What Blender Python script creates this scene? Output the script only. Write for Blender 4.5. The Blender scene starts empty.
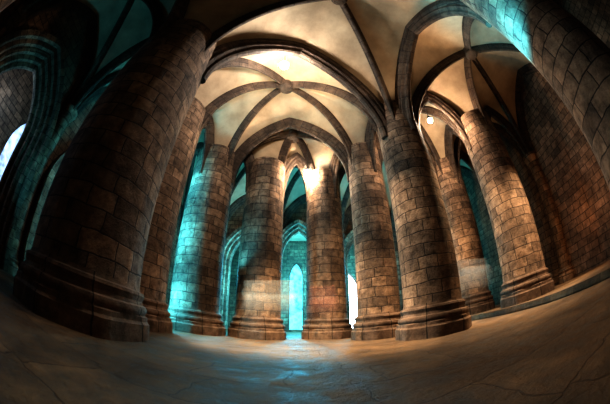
import bpy, bmesh, math, random
from mathutils import Vector, Matrix
random.seed(4)
scene=bpy.context.scene
COL=scene.collection
pi=math.pi

# ------------------------------------------------ materials
def new_mat(name):
    m=bpy.data.materials.new(name); m.use_nodes=True
    nt=m.node_tree; b=nt.nodes['Principled BSDF']
    return m,nt,b
def stone(name,c1,c2,mortar,bw=.62,rh=.36,ms=.014,rough=.85,bump=.5,coord='UV',nscale=5.0,lo=.35,hi=1.3,warp=.07,r2=None,lo2=.6,bd=.04):
    m,nt,b=new_mat(name); N=nt.nodes; L=nt.links
    tc=N.new('ShaderNodeTexCoord')
    n0=N.new('ShaderNodeTexNoise'); n0.inputs['Scale'].default_value=2.2; n0.inputs['Detail'].default_value=4
    L.new(tc.outputs[coord],n0.inputs['Vector'])
    mix=N.new('ShaderNodeVectorMath'); mix.operation='MULTIPLY_ADD'
    mix.inputs[1].default_value=(warp,warp,warp)
    L.new(n0.outputs['Color'],mix.inputs[0]); L.new(tc.outputs[coord],mix.inputs[2])
    br=N.new('ShaderNodeTexBrick'); br.offset=.5; br.squash=.72; br.squash_frequency=3
    L.new(mix.outputs[0],br.inputs['Vector'])
    br.inputs['Scale'].default_value=1
    br.inputs['Color1'].default_value=(*c1,1); br.inputs['Color2'].default_value=(*c2,1)
    br.inputs['Mortar'].default_value=(*mortar,1)
    br.inputs['Mortar Size'].default_value=ms; br.inputs['Mortar Smooth'].default_value=.35
    br.inputs['Brick Width'].default_value=bw; br.inputs['Row Height'].default_value=rh
    n1=N.new('ShaderNodeTexNoise'); n1.inputs['Scale'].default_value=nscale; n1.inputs['Detail'].default_value=10; n1.inputs['Roughness'].default_value=.72
    L.new(tc.outputs['Object'],n1.inputs['Vector'])
    mr=N.new('ShaderNodeMapRange'); mr.inputs[1].default_value=.32; mr.inputs[2].default_value=.68; mr.inputs[3].default_value=lo; mr.inputs[4].default_value=hi
    L.new(n1.outputs['Fac'],mr.inputs[0])
    n2=N.new('ShaderNodeTexNoise'); n2.inputs['Scale'].default_value=.9; n2.inputs['Detail'].default_value=3
    L.new(tc.outputs['Object'],n2.inputs['Vector'])
    m2=N.new('ShaderNodeMapRange'); m2.inputs[1].default_value=.35; m2.inputs[2].default_value=.65; m2.inputs[3].default_value=lo2; m2.inputs[4].default_value=1.2
    L.new(n2.outputs['Fac'],m2.inputs[0])
    mm=N.new('ShaderNodeMath'); mm.operation='MULTIPLY'; L.new(mr.outputs[0],mm.inputs[0]); L.new(m2.outputs[0],mm.inputs[1])
    mu=N.new('ShaderNodeVectorMath'); mu.operation='SCALE'
    L.new(br.outputs['Color'],mu.inputs[0]); L.new(mm.outputs[0],mu.inputs['Scale'])
    L.new(mu.outputs[0],b.inputs['Base Color'])
    b.inputs['Roughness'].default_value=rough
    b.inputs['Specular IOR Level'].default_value=.3
    if r2 is not None:
        m3=N.new('ShaderNodeMapRange'); m3.inputs[1].default_value=.35; m3.inputs[2].default_value=.65; m3.inputs[3].default_value=rough; m3.inputs[4].default_value=r2
        L.new(n1.outputs['Fac'],m3.inputs[0]); L.new(m3.outputs[0],b.inputs['Roughness'])
    inv=N.new('ShaderNodeMath'); inv.operation='MULTIPLY_ADD'; inv.inputs[1].default_value=-1.0
    L.new(br.outputs['Fac'],inv.inputs[0])
    sc=N.new('ShaderNodeMath'); sc.operation='MULTIPLY'; sc.inputs[1].default_value=1.6
    L.new(n1.outputs['Fac'],sc.inputs[0]); L.new(sc.outputs[0],inv.inputs[2])
    bp=N.new('ShaderNodeBump'); bp.inputs['Strength'].default_value=bump; bp.inputs['Distance'].default_value=bd
    L.new(inv.outputs[0],bp.inputs['Height']); L.new(bp.outputs[0],b.inputs['Normal'])
    return m
M_pil=stone('pillar_stone',(.31,.20,.13),(.125,.083,.058),(.05,.036,.028),bw=.56,rh=.275,ms=.011,bump=1.0,warp=.11,lo=.3,hi=1.4)
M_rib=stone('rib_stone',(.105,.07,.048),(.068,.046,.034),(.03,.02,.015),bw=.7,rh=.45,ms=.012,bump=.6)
M_wall=stone('wall_stone',(.24,.145,.09),(.12,.078,.052),(.04,.028,.02),bw=.5,rh=.26,ms=.013,bump=.8)
M_base=stone('base_stone',(.23,.15,.10),(.15,.095,.067),(.05,.035,.025),bw=.9,rh=3,ms=.012,bump=.7)
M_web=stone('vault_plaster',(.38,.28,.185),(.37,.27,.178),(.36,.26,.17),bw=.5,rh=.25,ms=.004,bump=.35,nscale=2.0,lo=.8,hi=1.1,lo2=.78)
M_floor=stone('floor_flagstone',(.21,.132,.074),(.16,.10,.057),(.12,.075,.045),bw=1.1,rh=.7,ms=.008,rough=.45,r2=.95,bump=1.0,coord='Object',nscale=3.4,warp=.3,lo=.3,hi=1.3,bd=.07)
def emis(name,col,s,noise=False):
    m=bpy.data.materials.new(name); m.use_nodes=True; nt=m.node_tree
    nt.nodes.clear()
    o=nt.nodes.new('ShaderNodeOutputMaterial'); e=nt.nodes.new('ShaderNodeEmission')
    e.inputs[0].default_value=(*col,1); e.inputs[1].default_value=s
    nt.links.new(e.outputs[0],o.inputs[0])
    if noise:
        tc=nt.nodes.new('ShaderNodeTexCoord'); n=nt.nodes.new('ShaderNodeTexNoise'); n.inputs['Scale'].default_value=3
        mr=nt.nodes.new('ShaderNodeMapRange'); mr.inputs[1].default_value=.35; mr.inputs[2].default_value=.65; mr.inputs[3].default_value=s*.5; mr.inputs[4].default_value=s*1.4
        nt.links.new(tc.outputs['Object'],n.inputs['Vector']); nt.links.new(n.outputs['Fac'],mr.inputs[0])
        nt.links.new(mr.outputs[0],e.inputs[1])
    return m
M_glassc=emis('window_glass_cyan',(.15,.75,.95),1.8,True)
M_glassw=emis('window_glass_white',(.6,.8,1.0),14.0,True)
M_glassl=emis('window_glass_pale',(.4,.62,1.0),1.6,True)
M_bulb=emis('bulb_glow',(1,.97,.92),600)
M_metal,_,b=new_mat('dark_metal'); b.inputs['Base Color'].default_value=(.03,.03,.03,1); b.inputs['Metallic'].default_value=.8; b.inputs['Roughness'].default_value=.4

def finish(bm,name,mats,smooth=False,parent=None):
    me=bpy.data.meshes.new(name); 
    bmesh.ops.recalc_face_normals(bm,faces=bm.faces)
    bm.to_mesh(me); bm.free()
    if not isinstance(mats,(list,tuple)): mats=[mats]
    for m in mats: me.materials.append(m)
    for p in me.polygons: p.use_smooth=smooth
    ob=bpy.data.objects.new(name,me); COL.objects.link(ob)
    if parent: ob.parent=parent
    return ob
def empty(name):
    e=bpy.data.objects.new(name,None); COL.objects.link(e); return e
def auto_smooth(ob,ang=35):
    me=ob.data
    for p in me.polygons: p.use_smooth=True
    bm=bmesh.new(); bm.from_mesh(me)
    for e in bm.edges:
        if len(e.link_faces)==2 and e.calc_face_angle(0)>math.radians(ang): e.smooth=False
    bm.to_mesh(me); bm.free()

# ------------------------------------------------ lathe
def lathe(bm,prof,cx,cy,seg=64,mi=None,oct_until=None,uoff=0):
    uv=bm.loops.layers.uv.verify()
    rings=[]; vs=[0]
    for i in range(1,len(prof)):
        vs.append(vs[-1]+math.hypot(prof[i][0]-prof[i-1][0],prof[i][1]-prof[i-1][1]))
    for k,(r,z) in enumerate(prof):
        ring=[]
        for i in range(seg):
            a=2*pi*i/seg
            rr=r
            if oct_until is not None and k<=oct_until:
                h=2*pi/8; aa=(a+h/2)%h-h/2
                rr=r*.96/math.cos(aa)
            ring.append(bm.verts.new((cx+rr*math.cos(a),cy+rr*math.sin(a),z)))
        rings.append(ring)
    R=max(p[0] for p in prof[-2:])
    R=max(R,.3)
    for k in range(len(prof)-1):
        for i in range(seg):
            j=(i+1)%seg
            f=bm.faces.new((rings[k][i],rings[k][j],rings[k+1][j],rings[k+1][i]))
            if mi: f.material_index=mi[k]
            us=[i,i+1,i+1,i]; vv=[vs[k],vs[k],vs[k+1],vs[k+1]]
            for l,u,v in zip(f.loops,us,vv): l[uv].uv=(u/seg*2*pi*R+uoff,v)
    bm.faces.new(rings[-1])
    bm.faces.new(list(reversed(rings[0])))

ZS=5.2
def pillar(name,x,y,R,z0=0.0,top=6.5,k=.72):
    bm=bmesh.new()
    prof=[(R+.27*k,z0),(R+.27*k,z0+.24),(R+.22*k,z0+.28),(R+.22*k,z0+.34),(R+.17*k,z0+.36),(R+.20*k,z0+.40),(R+.205*k,z0+.44),(R+.18*k,z0+.48),
          (R+.11*k,z0+.50),(R+.09*k,z0+.55),(R+.11*k,z0+.60),(R+.125*k,z0+.63),(R+.10*k,z0+.67),(R+.03*k,z0+.69),(R,z0+.74)]
    nb=len(prof)-1
    n=14
    for i in range(1,n+1):
        prof.append((R-.03*i/n, z0+.74+(top-z0-.74)*i/n))
    lathe(bm,prof,x,y,72,[1]*nb+[0]*n,oct_until=3,uoff=random.random()*3)
    ob=finish(bm,name,[M_pil,M_base]); auto_smooth(ob,30)
    return ob

P={'A':(-3.2,2.6,.97),'B':(-4.03,4.98,.88),'C':(-3.42,7.5,.82),'D':(-1.52,8.3,.75),'E':(.76,9.05,.72),'F':(2.14,7.3,.64),
   'G':(2.87,5.3,.70),'H':(6.15,5.1,.74),'I':(6.1,7.9,.68),'J':(4.0,.2,.75),'M':(-3.4,-1.8,.8),'N':(3.4,-2.6,.8)}
ZP=.16
for k,(x,y,R) in P.items():
    pillar('stone_pillar',x,y,R,ZP if k in 'HI' else 0.0)
XL,XR,YB,YF=-7.5,9.0,13.0,-4.5
W={'L0':(XL,YF),'L1':(XL,-1.5),'L2':(XL,2.8),'L3':(XL,6.2),'L4':(XL,YB),'W1':(-5,YB),'W2':(-1.5,YB),'W3':(1.9,YB),'W4':(5,YB),'W5':(XR,YB),
   'R1':(XR,.8),'R2':(XR,5.1),'R3':(XR,8.4),'S':(XR,YF),'T1':(-3.2,YF),'T2':(3.4,YF)}
for k,(x,y) in W.items():
    P[k]=(x,y,.3)
    bm=bmesh.new(); r=.26; z0=ZP if x==XR else 0
    lathe(bm,[(r+.14,z0),(r+.14,z0+.25),(r+.06,z0+.32),(r+.1,z0+.4),(r,z0+.5),(r,4.8),(r+.05,4.85),(r,4.9),(r+.14,5.2),(r+.14,5.3),(r,5.3),(r,6.3)],x,y,24)
    ob=finish(bm,'engaged_column',[M_pil]); auto_smooth(ob,40)

# ------------------------------------------------ vault
VAULT=empty('ceiling')
def arc(a,end,zend,tm,n=22,zs=ZS):
    ax,ay,R=P[a]; d=Vector((end[0]-ax,end[1]-ay)); L=d.length; u=d/L
    s0=max(R-.34,.05); tm=math.radians(tm); pts=[]
    for i in range(n+1):
        t=tm*i/n
        s=s0+(L-s0)*(1-math.cos(t))/(1-math.cos(tm))
        z=zs+(zend-zs)*math.sin(t)/math.sin(tm)
        pts.append(Vector((ax+u.x*s,ay+u.y*s,z)))
    return pts
SEC=[(-1,.15),(-1,-.25),(-.75,-.42),(-.8,-.55),(-.45,-.72),(-.42,-.88),(-.2,-1),(.2,-1),(.42,-.88),(.45,-.72),(.8,-.55),(.75,-.42),(1,-.25),(1,.15)]
def sweep(bm,pts,hw,dp,side=None,cap=True,sec=SEC,down=None):
    uv=bm.loops.layers.uv.verify()
    n=len(pts); rings=[]; dist=0; ds=[]
    hor=Vector((pts[-1].x-pts[0].x,pts[-1].y-pts[0].y,0))
    if hor.length<1e-4: hor=Vector((0,1,0))
    hor.normalize(); S=Vector((-hor.y,hor.x,0)) if side is None else side
    for i,p in enumerate(pts):
        T=(pts[min(i+1,n-1)]-pts[max(i-1,0)]).normalized()
        Nn=T.cross(S).normalized()
        if down is None:
            if i==0: sgn = 1 if Nn.dot(hor)<0 else -1
        else:
            sgn=1 if Nn.dot(p-down)>0 else -1
        Nn=Nn*sgn
        if i: dist+=(p-pts[i-1]).length
        ds.append(dist)
        rings.append([bm.verts.new(p+S*(hw*a)+Nn*(dp*b)) for a,b in sec])
    m=len(sec); per=[0]
    for k in range(1,m+1):
        a=sec[k%m]; b=sec[k-1]; per.append(per[-1]+math.hypot((a[0]-b[0])*hw,(a[1]-b[1])*dp))
    for i in range(n-1):
        for k in range(m):
            k2=(k+1)%m
            f=bm.faces.new((rings[i][k],rings[i][k2],rings[i+1][k2],rings[i+1][k]))
            for l,(uu,vv) in zip(f.loops,((per[k],ds[i]),(per[k+1],ds[i]),(per[k+1],ds[i+1]),(per[k],ds[i+1]))): l[uv].uv=(uu,vv)
    if cap: bm.faces.new(rings[0]); bm.faces.new(list(reversed(rings[-1])))
def rise(L): return min(3.05,1.0+1.0*L)
def edge_apex(a,b):
    pa,pb=P[a],P[b]; L=math.hypot(pa[0]-pb[0],pa[1]-pb[1])/2
    return ((pa[0]+pb[0])/2,(pa[1]+pb[1])/2),ZS+rise(L)
cells=[(['A','G','F','C','B'],(-.7,5.7),8.6),
 (['C','F','E','D'],None,8.1),
 (['M','N','J','G','A'],(1.0,2.0),8.6),
 (['J','R1','R2','H','G'],(5.9,3.0),8.3),
 (['G','H','I','F'],(4.2,6.5),8.3),
 (['H','R2','R3','I'],None,8.0),
 (['I','R3','W5','W4'],None,8.2),
 (['F','I','W4','W3','E'],None,8.3),
 (['E','W3','W2','D'],None,8.3),
 (['D','W2','W1','C'],None,8.3),
 (['C','W1','L4','L3','B'],None,8.4),
 (['A','B','L3','L2'],None,8.3),
 (['M','A','L2','L1'],None,8.4),
 (['J','N','T2','S','R1'],None,8.3),
 (['L1','L0','T1','M'],None,8.2),
 (['M','T1','T2','N'],None,8.2)]
done=set(); webbm=bmesh.new(); wuv=webbm.loops.layers.uv.verify()
def ruled(A,B,m=5):
    grid=[]
    for i in range(len(A)):
        row=[]
        for j in range(m+1):
            f=j/m; q=A[i].lerp(B[i],f)
            row.append(webbm.verts.new(q+Vector((0,0,.12*math.sin(pi*f)*min(1,i/8)))))
        grid.append(row)
    for i in range(len(A)-1):
        for j in range(m):
            vs=[grid[i][j],grid[i][j+1],grid[i+1][j+1],grid[i+1][j]]
            try: f=webbm.faces.new(vs)
            except: continue
            f.smooth=True
            for l in f.loops:
                c=l.vert.co; l[wuv].uv=((c.x*.7+c.y*.7),i*.16 if l.vert in (vs[0],vs[1]) else (i+1)*.16)
for names,c,zc in cells:
    n=len(names)
    if c is None: c=(sum(P[k][0] for k in names)/n,sum(P[k][1] for k in names)/n)
    rb=bmesh.new(); diag={}
    for k in names:
        diag[k]=arc(k,c,zc,88)
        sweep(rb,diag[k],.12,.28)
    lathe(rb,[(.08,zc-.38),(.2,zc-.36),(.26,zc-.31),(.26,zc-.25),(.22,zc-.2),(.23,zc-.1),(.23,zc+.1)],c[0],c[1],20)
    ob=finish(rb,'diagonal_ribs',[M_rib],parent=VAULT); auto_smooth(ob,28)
    for i in range(n):
        a,b=names[i],names[(i+1)%n]
        mid,zm=edge_apex(a,b)
        ea=arc(a,mid,zm,68); eb=arc(b,mid,zm,68)
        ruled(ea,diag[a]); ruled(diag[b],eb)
        key=frozenset((a,b))
        if key not in done:
            done.add(key)
            eb2=bmesh.new()
            full=ea+list(reversed(eb))[1:]
            big=key in (frozenset('AG'),frozenset('GJ'))
            hw,dp=(.23,.42) if big else ((.17,.36))
            sweep(eb2,full,hw,dp)
            ob=finish(eb2,'transverse_arch',[M_rib],parent=VAULT); auto_smooth(ob,28)
bmesh.ops.remove_doubles(webbm,verts=webbm.verts,dist=.002)
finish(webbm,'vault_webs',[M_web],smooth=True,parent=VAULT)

# ------------------------------------------------ floor
def box(bm,x0,x1,y0,y1,z0,z1):
    g=bmesh.ops.create_cube(bm,size=1)['verts']
    for v in g:
        v.co=Vector(((x0+x1)/2+v.co.x*(x1-x0),(y0+y1)/2+v.co.y*(y1-y0),(z0+z1)/2+v.co.z*(z1-z0)))
    return g
bm=bmesh.new(); box(bm,-11.5,XR+.6,YF-.6,YB+5.2,-.3,0); finish(bm,'floor',M_floor)
bm=bmesh.new(); g=box(bm,4.95,XR,-4.5,YB,0,ZP)
bmesh.ops.bevel(bm,geom=[e for e in bm.edges],offset=.03,segments=2,affect='EDGES')
finish(bm,'floor_step',M_floor)

# ------------------------------------------------ walls
def lancet(uc,hw,zb,zs,za,n=12):
    o=[(uc-hw,zb),(uc-hw,zs)]
    tm=math.radians(66)
    L=[]
    for i in range(1,n+1):
        t=tm*i/n
        L.append((uc-hw+hw*(1-math.cos(t))/(1-math.cos(tm)),zs+(za-zs)*math.sin(t)/math.sin(tm)))
    o+=L
    o+=[(2*uc-u,z) for u,z in reversed(L[:-1])]
    o+=[(uc+hw,zs),(uc+hw,zb)]
    return o
def ngon_tris(bm,vs):
    f=bm.faces.new(vs); f.normal_update()
    return bmesh.ops.triangulate(bm,faces=[f])['faces']
def wall_bays(name,origin,dirv,th,bays,H=9.0,mat=None,z0=0):
    bm=bmesh.new(); uv=bm.loops.layers.uv.verify()
    O=Vector(origin); D=Vector(dirv); Nn=Vector((-D.y,D.x,0))*th
    for u0,u1,op in bays:
        if op is None:
            vs=[bm.verts.new(O+D*u+Vector((0,0,z))) for u,z in ((u0,0),(u1,0),(u1,H),(u0,H))]
            new=[bm.faces.new(vs)]
        elif op[0][1]<=z0+.01:
            lp=[(u0,0)]+op+[(u1,0),(u1,H),(u0,H)]
            vs=[bm.verts.new(O+D*u+Vector((0,0,z))) for u,z in lp]
            new=ngon_tris(bm,vs)
        else:
            es=[]
            for loop in ([(u0,0),(u1,0),(u1,H),(u0,H)],op):
                vs=[bm.verts.new(O+D*u+Vector((0,0,z))) for u,z in loop]
                for i in range(len(vs)): es.append(bm.edges.new((vs[i],vs[(i+1)%len(vs)])))
            r=bmesh.ops.triangle_fill(bm,use_beauty=True,use_dissolve=False,edges=es)
            new=[g for g in r['geom'] if isinstance(g,bmesh.types.BMFace)]
        ex=bmesh.ops.extrude_face_region(bm,geom=new,use_keep_orig=True)
        for v in ex['geom']:
            if isinstance(v,bmesh.types.BMVert): v.co+=Nn
    bm.normal_update()
    for f in bm.faces:
        nd=abs(f.normal.dot(D)); nz=abs(f.normal.z)
        for l in f.loops:
            c=l.vert.co-O
            u=c.dot(D) if nd<.7 else c.dot(Nn.normalized())
            z=c.z if nz<.7 else c.dot(Nn.normalized())
            l[uv].uv=(u,z)
    return finish(bm,name,[mat or M_wall])
def window(name,origin,dirv,depth,op,glass,mullion=True):
    e=empty(name)
    O=Vector(origin); D=Vector(dirv); Nn=Vector((-D.y,D.x,0))
    bm=bmesh.new()
    vs=[bm.verts.new(O+D*u+Nn*depth+Vector((0,0,z))) for u,z in op]
    ngon_tris(bm,vs)
    finish(bm,'glass',[glass],parent=e)
    bm=bmesh.new()
    path=[O+D*u+Nn*(depth-.1)+Vector((0,0,z)) for u,z in op]
    us=[p[0] for p in op]; zs=[p[1] for p in op]; uc=(min(us)+max(us))/2
    sweep(bm,path,.06,.05,side=Nn,down=O+D*uc+Nn*(depth-.1)+Vector((0,0,(min(zs)+max(zs))*.5)),sec=[(-1,-1),(1,-1),(1,1),(-1,1)])
    finish(bm,'frame',[M_rib],parent=e)
def orders(wall,fixed,axis,cu,w0,zs_,za_,zmax,sgn=1):
    for o in range(zmax):
        bm=bmesh.new()
        hw=w0+.36-.16*o; dx=(-.30+.22*o)*sgn
        ol=lancet(cu,hw,0,zs_,za_+.34-.17*o,14)
        if axis=='x':
            path=[Vector((fixed-dx,u,z)) for u,z in ol]; sd=Vector((1,0,0)); dn=Vector((fixed-dx,cu,zs_-.5))
        else:
            path=[Vector((u,fixed-dx,z)) for u,z in ol]; sd=Vector((0,1,0)); dn=Vector((cu,fixed-dx,zs_-.5))
        sec=[(-1,-1),(-.6,-1.1),(0,-1.4),(.6,-1.1),(1,-1),(1,1),(-1,1)]
        sweep(bm,path,.11,.09,side=sd,down=dn,sec=sec)
        ob=finish(bm,'arch_order',[M_pil],parent=wall); auto_smooth(ob,30)
segs=[(-8.1,-5,None),(-5,-1.5,(-3.2,.95,0,3.7,5.4)),(-1.5,1.9,(-.35,.95,0,3.9,5.7)),(1.9,5,(3.1,.9,0,3.7,5.4)),(5,9.6,(7.0,.9,0,3.3,4.9))]
bays=[(a,b,None if w is None else lancet(*w)) for a,b,w in segs]
wb=wall_bays('wall_back',(0,YB,0),(1,0,0),.6,bays)
orders(wb,YB,'y',-3.2,.95,3.7,5.4,3,-1); orders(wb,YB,'y',-.35,.95,3.9,5.7,3,-1); orders(wb,YB,'y',3.1,.9,3.7,5.4,3,-1)
O=(0,YB+4.5,0); D=(1,0,0); bays=[(-8.1,-5.2,None)]
k=1; specs=[(-5.2,-2.2,(-3.9,.7,.6,3.2,4.6)),(-2.2,1.2,(-.62,.5,.15,3.8,5.0)),(1.2,5,(2.95,.75,.15,3.0,4.2))]
for u0,u1,w in specs:
    op=lancet(*w); bays.append((u0,u1,op)); window('window_%d'%k,O,D,.35,op,M_glassc if k!=3 else M_glassw); k+=1
bays.append((5,9.6,None))
wall_bays('wall_ambulatory',O,D,.6,bays,H=7)
bm=bmesh.new(); box(bm,-8.1,9.6,YB+.6,YB+4.5,6.6,6.9); finish(bm,'ceiling_ambulatory',M_web)
for x in (-8.1,9.2):
    bm=bmesh.new(); box(bm,x,x+.4,YB+.6,YB+4.5,0,6.6); finish(bm,'wall_ambulatory_end',M_wall)
for x,y in ((-2.1,15.2),(.75,15.4),(4.4,15.2)):
    bm=bmesh.new(); r=.2
    lathe(bm,[(r+.12,0),(r+.12,.25),(r+.04,.32),(r+.08,.4),(r,.48),(r,3.6),(r+.04,3.65),(r,3.7),(r+.16,4.0),(r+.16,4.15),(r,4.2),(r,6.6)],x,y,24)
    ob=finish(bm,'slender_column',[M_pil]); auto_smooth(ob,40)
wall_bays('wall_rear',(0,YF,0),(-1,0,0),.6,[(-XR-.6,11.5,None)])
wall_bays('wall_right',(XR,0,0),(0,-1,0),.6,[(-13,-8.4,None),(-8.4,-5.1,None),(-5.1,-.8,None),(-.8,4.5,None)])
opl=lancet(.65,1.55,0,3.4,5.7)
wl=wall_bays('wall_left',(XL,0,0),(0,1,0),.7,[(-4.5,-1.5,None),(-1.5,2.8,opl),(2.8,6.2,lancet(4.5,.9,0,3.0,4.6)),(6.2,13,None)])
orders(wl,XL,'x',.65,1.55,3.4,5.7,5); orders(wl,XL,'x',4.5,.9,3.0,4.6,3)
opw=lancet(3.2,1.35,.3,4.0,6.0)
wall_bays('wall_passage',(-10.8,0,0),(0,1,0),.5,[(-4.5,.6,None),(.6,5.8,opw),(5.8,13,None)],H=7)
window('window_4',(-10.8,0,0),(0,1,0),.3,opw,M_glassl)
bm=bmesh.new(); box(bm,-11.3,XL-.7,-4.5,13,6.8,7.1); finish(bm,'ceiling_passage',M_web)

# ------------------------------------------------ lamps
def point(name,loc,col,e,r=.06,parent=None):
    l=bpy.data.lights.new(name,'POINT'); l.energy=e; l.color=col; l.shadow_soft_size=r
    o=bpy.data.objects.new(name,l); o.location=loc; COL.objects.link(o)
    if parent: o.parent=parent
    return o
def spot(name,loc,tgt,col,e,ang=70,r=.1,blend=.6,parent=None):
    l=bpy.data.lights.new(name,'SPOT'); l.energy=e; l.color=col; l.shadow_soft_size=r; l.spot_size=math.radians(ang); l.spot_blend=blend
    o=bpy.data.objects.new(name,l); o.location=loc; COL.objects.link(o)
    o.rotation_euler=(Vector(tgt)-Vector(loc)).to_track_quat('-Z','Y').to_euler()
    if parent: o.parent=parent
    return o
def lamp(x,y,z,ztop,e,col=(1,.72,.42),rb=.08):
    p=empty('pendant_lamp')
    bm=bmesh.new(); bmesh.ops.create_uvsphere(bm,u_segments=16,v_segments=10,radius=rb)
    bmesh.ops.translate(bm,verts=bm.verts,vec=(x,y,z)); finish(bm,'bulb',M_bulb,True,p)
    bm=bmesh.new(); lathe(bm,[(.05,z+rb*.8),(.07,z+rb+.03),(.05,z+.2),(.012,z+.22),(.012,ztop)],x,y,16); finish(bm,'fitting',M_metal,False,p)
    if e: point('lamp_light',(x,y,z-.18),col,e,.05,p)
    return p
WARM=(1,.77,.50)
p1=lamp(-.62,3.98,7.2,7.8,0,rb=.13)
spot('lamp_spot',(-.3,4.7,6.2),(-.4,6.0,9.0),WARM,300,135,.08,.9,p1)
spot('lamp_spot',(-.5,4.2,6.9),(.2,6.2,0),(1,.74,.46),6800,56,.08,.8,p1)
lamp(.1,8.35,6.3,8.1,290,(1,.70,.42),.09)
p3=lamp(4.25,5.3,6.45,7.6,230,(1,.68,.40),.09)
spot('lamp_spot',(4.3,4.9,6.2),(4.3,4.6,0),(1,.74,.46),2300,58,.08,.8,p3)
TEAL=(.08,.70,1.0)
point('teal_floodlight',(-4.0,6.2,1.0),TEAL,270,.15)
point('teal_floodlight',(-4.15,6.2,3.0),TEAL,270,.15)
point('teal_floodlight',(-4.3,6.2,4.9),TEAL,210,.15)
spot('teal_floodlight',(-2.45,6.9,1.8),(-2.0,8.1,3.4),TEAL,260,56)
point('teal_floodlight',(-2.75,9.0,2.2),TEAL,220,.2)
point('teal_floodlight',(-2.6,11.2,2.2),TEAL,700,.3)
point('teal_floodlight',(.2,11.6,2.8),TEAL,600,.3)
point('teal_floodlight',(2.6,11.0,2.8),TEAL,450,.3)
point('teal_floodlight',(-.6,14.9,3.0),TEAL,2000,.3)
point('teal_floodlight',(3.6,15.5,3.0),TEAL,1000,.3)
spot('teal_floodlight',(2.45,1.3,3.0),(3.45,.7,4.6),TEAL,1400,70)
point('warm_fill_light',(7.7,3.2,2.2),(1,.5,.22),55,.2)
spot('warm_fill_light',(6.3,2.0,5.4),(6.1,4.6,.8),(1,.77,.52),2100,60,.1,.9)  # unseen fill, added to brighten the right pillar and step
point('warm_fill_light',(4.7,6.9,2.6),(1,.72,.45),100,.2)
spot('warm_fill_light',(2.6,3.9,5.6),(1.9,2.9,9),(1,.78,.56),75,120)  # upward fills with no fixture, added to lift the vault webs
spot('warm_fill_light',(5.2,2.6,5.8),(5.4,2.9,9),(1,.76,.52),65,120)
spot('warm_fill_light',(.9,5.6,.8),(.9,8.8,2.4),(1,.70,.42),380,55)
spot('warm_fill_light',(.2,4.6,4.8),(2.9,5.4,2.2),(1,.74,.48),400,48,.1,.9)
point('passage_fill_light',(-9.4,.2,4.5),(.5,.72,1),130,.3)  # added fills without a visible source, brighten the side passage
point('passage_fill_light',(-9.2,4.6,4.0),(.2,.75,1),90,.3)
spot('teal_floodlight',(-6.8,2.2,.6),(-5.2,.9,8),TEAL,330,80)

w=bpy.data.worlds.new('world'); scene.world=w; w.use_nodes=True
w.node_tree.nodes['Background'].inputs[0].default_value=(.01,.015,.02,1); w.node_tree.nodes['Background'].inputs[1].default_value=.1

# ------------------------------------------------ walking visitors, blurred by the long exposure
def ghost_mat(name,ctop,op):
    m=bpy.data.materials.new(name); m.use_nodes=True; nt=m.node_tree; N=nt.nodes; L=nt.links
    b=N['Principled BSDF']; out=N['Material Output']; b.inputs['Base Color'].default_value=(*ctop,1); b.inputs['Roughness'].default_value=.9
    tr=N.new('ShaderNodeBsdfTransparent'); mx=N.new('ShaderNodeMixShader')
    tc=N.new('ShaderNodeTexCoord'); sp=N.new('ShaderNodeSeparateXYZ'); mr=N.new('ShaderNodeMapRange')
    L.new(tc.outputs['Object'],sp.inputs[0]); L.new(sp.outputs['Z'],mr.inputs[0])
    mr.inputs[1].default_value=.75; mr.inputs[2].default_value=1.4; mr.inputs[3].default_value=op*.06; mr.inputs[4].default_value=op
    L.new(mr.outputs[0],mx.inputs[0]); L.new(tr.outputs[0],mx.inputs[1]); L.new(b.outputs[0],mx.inputs[2]); L.new(mx.outputs[0],out.inputs[0])
    return m
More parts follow.
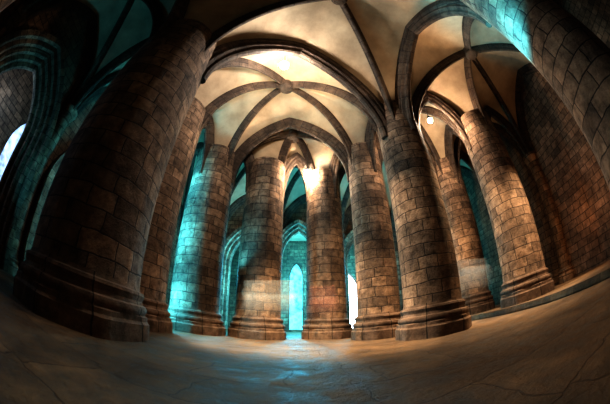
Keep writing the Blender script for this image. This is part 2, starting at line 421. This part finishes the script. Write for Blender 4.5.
def visitor(x,y,z,ang,mat,copies=3,step=.16):
    J=[((0,0,.95),.15),((0,0,1.15),.13),((0,0,1.38),.155),((0,0,1.5),.07),((0,.01,1.58),.065),((0,.02,1.68),.095),((0,.02,1.76),.07),
       ((.17,0,1.42),.07),((.22,.06,1.14),.045),((.2,.24,.95),.035),((.2,.3,.88),.035),
       ((-.17,0,1.42),.07),((-.22,-.08,1.14),.045),((-.21,-.1,.9),.035),((-.21,-.08,.82),.035),
       ((.10,0,.88),.10),((.10,.2,.5),.065),((.10,.22,.09),.045),((.10,.38,.05),.035),
       ((-.10,0,.88),.10),((-.10,-.06,.5),.065),((-.10,-.32,.14),.045),((-.10,-.22,.04),.035)]
    E=[(0,1),(1,2),(2,3),(3,4),(4,5),(5,6),(2,7),(7,8),(8,9),(9,10),(2,11),(11,12),(12,13),(13,14),(0,15),(15,16),(16,17),(17,18),(0,19),(19,20),(20,21),(21,22)]
    me=bpy.data.meshes.new('b'); me.from_pydata([j[0] for j in J],E,[])
    ob=bpy.data.objects.new('tmp',me); COL.objects.link(ob)
    md=ob.modifiers.new('s','SKIN'); 
    for i,j in enumerate(J): me.skin_vertices[0].data[i].radius=(j[1],j[1]*(.75 if i in (0,1,2) else 1))
    me.skin_vertices[0].data[0].use_root=True
    ob.modifiers.new('u','SUBSURF').levels=1
    bpy.context.view_layer.update()
    ev=ob.evaluated_get(bpy.context.evaluated_depsgraph_get()); m2=bpy.data.meshes.new_from_object(ev)
    bpy.data.objects.remove(ob)
    par=empty('walking_visitor'); par.location=(x,y,z); par.rotation_euler=(0,0,ang)
    m2.materials.append(mat)
    for p in m2.polygons: p.use_smooth=True
    for c in range(copies):
        q=c-(copies-1)/2
        o=bpy.data.objects.new('body_exposure_%d'%(c+1),m2); COL.objects.link(o); o.parent=par; o.location=(0,q*step,0)
G1=ghost_mat('blurred_pale_clothes',(.85,.78,.68),.05)
G2=ghost_mat('blurred_red_clothes',(.38,.17,.15),.04)
G3=ghost_mat('blurred_light_clothes',(.80,.72,.64),.035)
visitor(-1.0,7.0,0,math.radians(80),G1,16,.09)
visitor(.55,7.9,0,math.radians(95),G2,9,.09)
visitor(5.1,6.35,ZP,math.radians(100),G3,18,.08)
try: scene.cycles.transparent_max_bounces=128
except Exception as ex: print(ex)

# ------------------------------------------------ camera (15 mm full-frame fisheye)
cam=bpy.data.cameras.new('camera'); co=bpy.data.objects.new('camera',cam); COL.objects.link(co)
co.location=(0,0,.5); co.rotation_euler=(math.radians(90+28),0,0)
cam.type='PANO'; cam.sensor_fit='HORIZONTAL'; cam.sensor_width=36; cam.sensor_height=36*404/610
try:
    cam.cycles.panorama_type='FISHEYE_EQUISOLID'; cam.cycles.fisheye_lens=15; cam.cycles.fisheye_fov=math.radians(210)
except Exception as ex:
    cam.panorama_type='FISHEYE_EQUISOLID'; cam.fisheye_lens=15; cam.fisheye_fov=math.radians(210)
scene.camera=co
scene.view_settings.view_transform='Standard'
for lk in ('High Contrast','Medium High Contrast'):
    try: scene.view_settings.look=lk; print('look',lk); break
    except Exception as ex: print(ex)
scene.view_settings.exposure=-0.12
print('DONE')
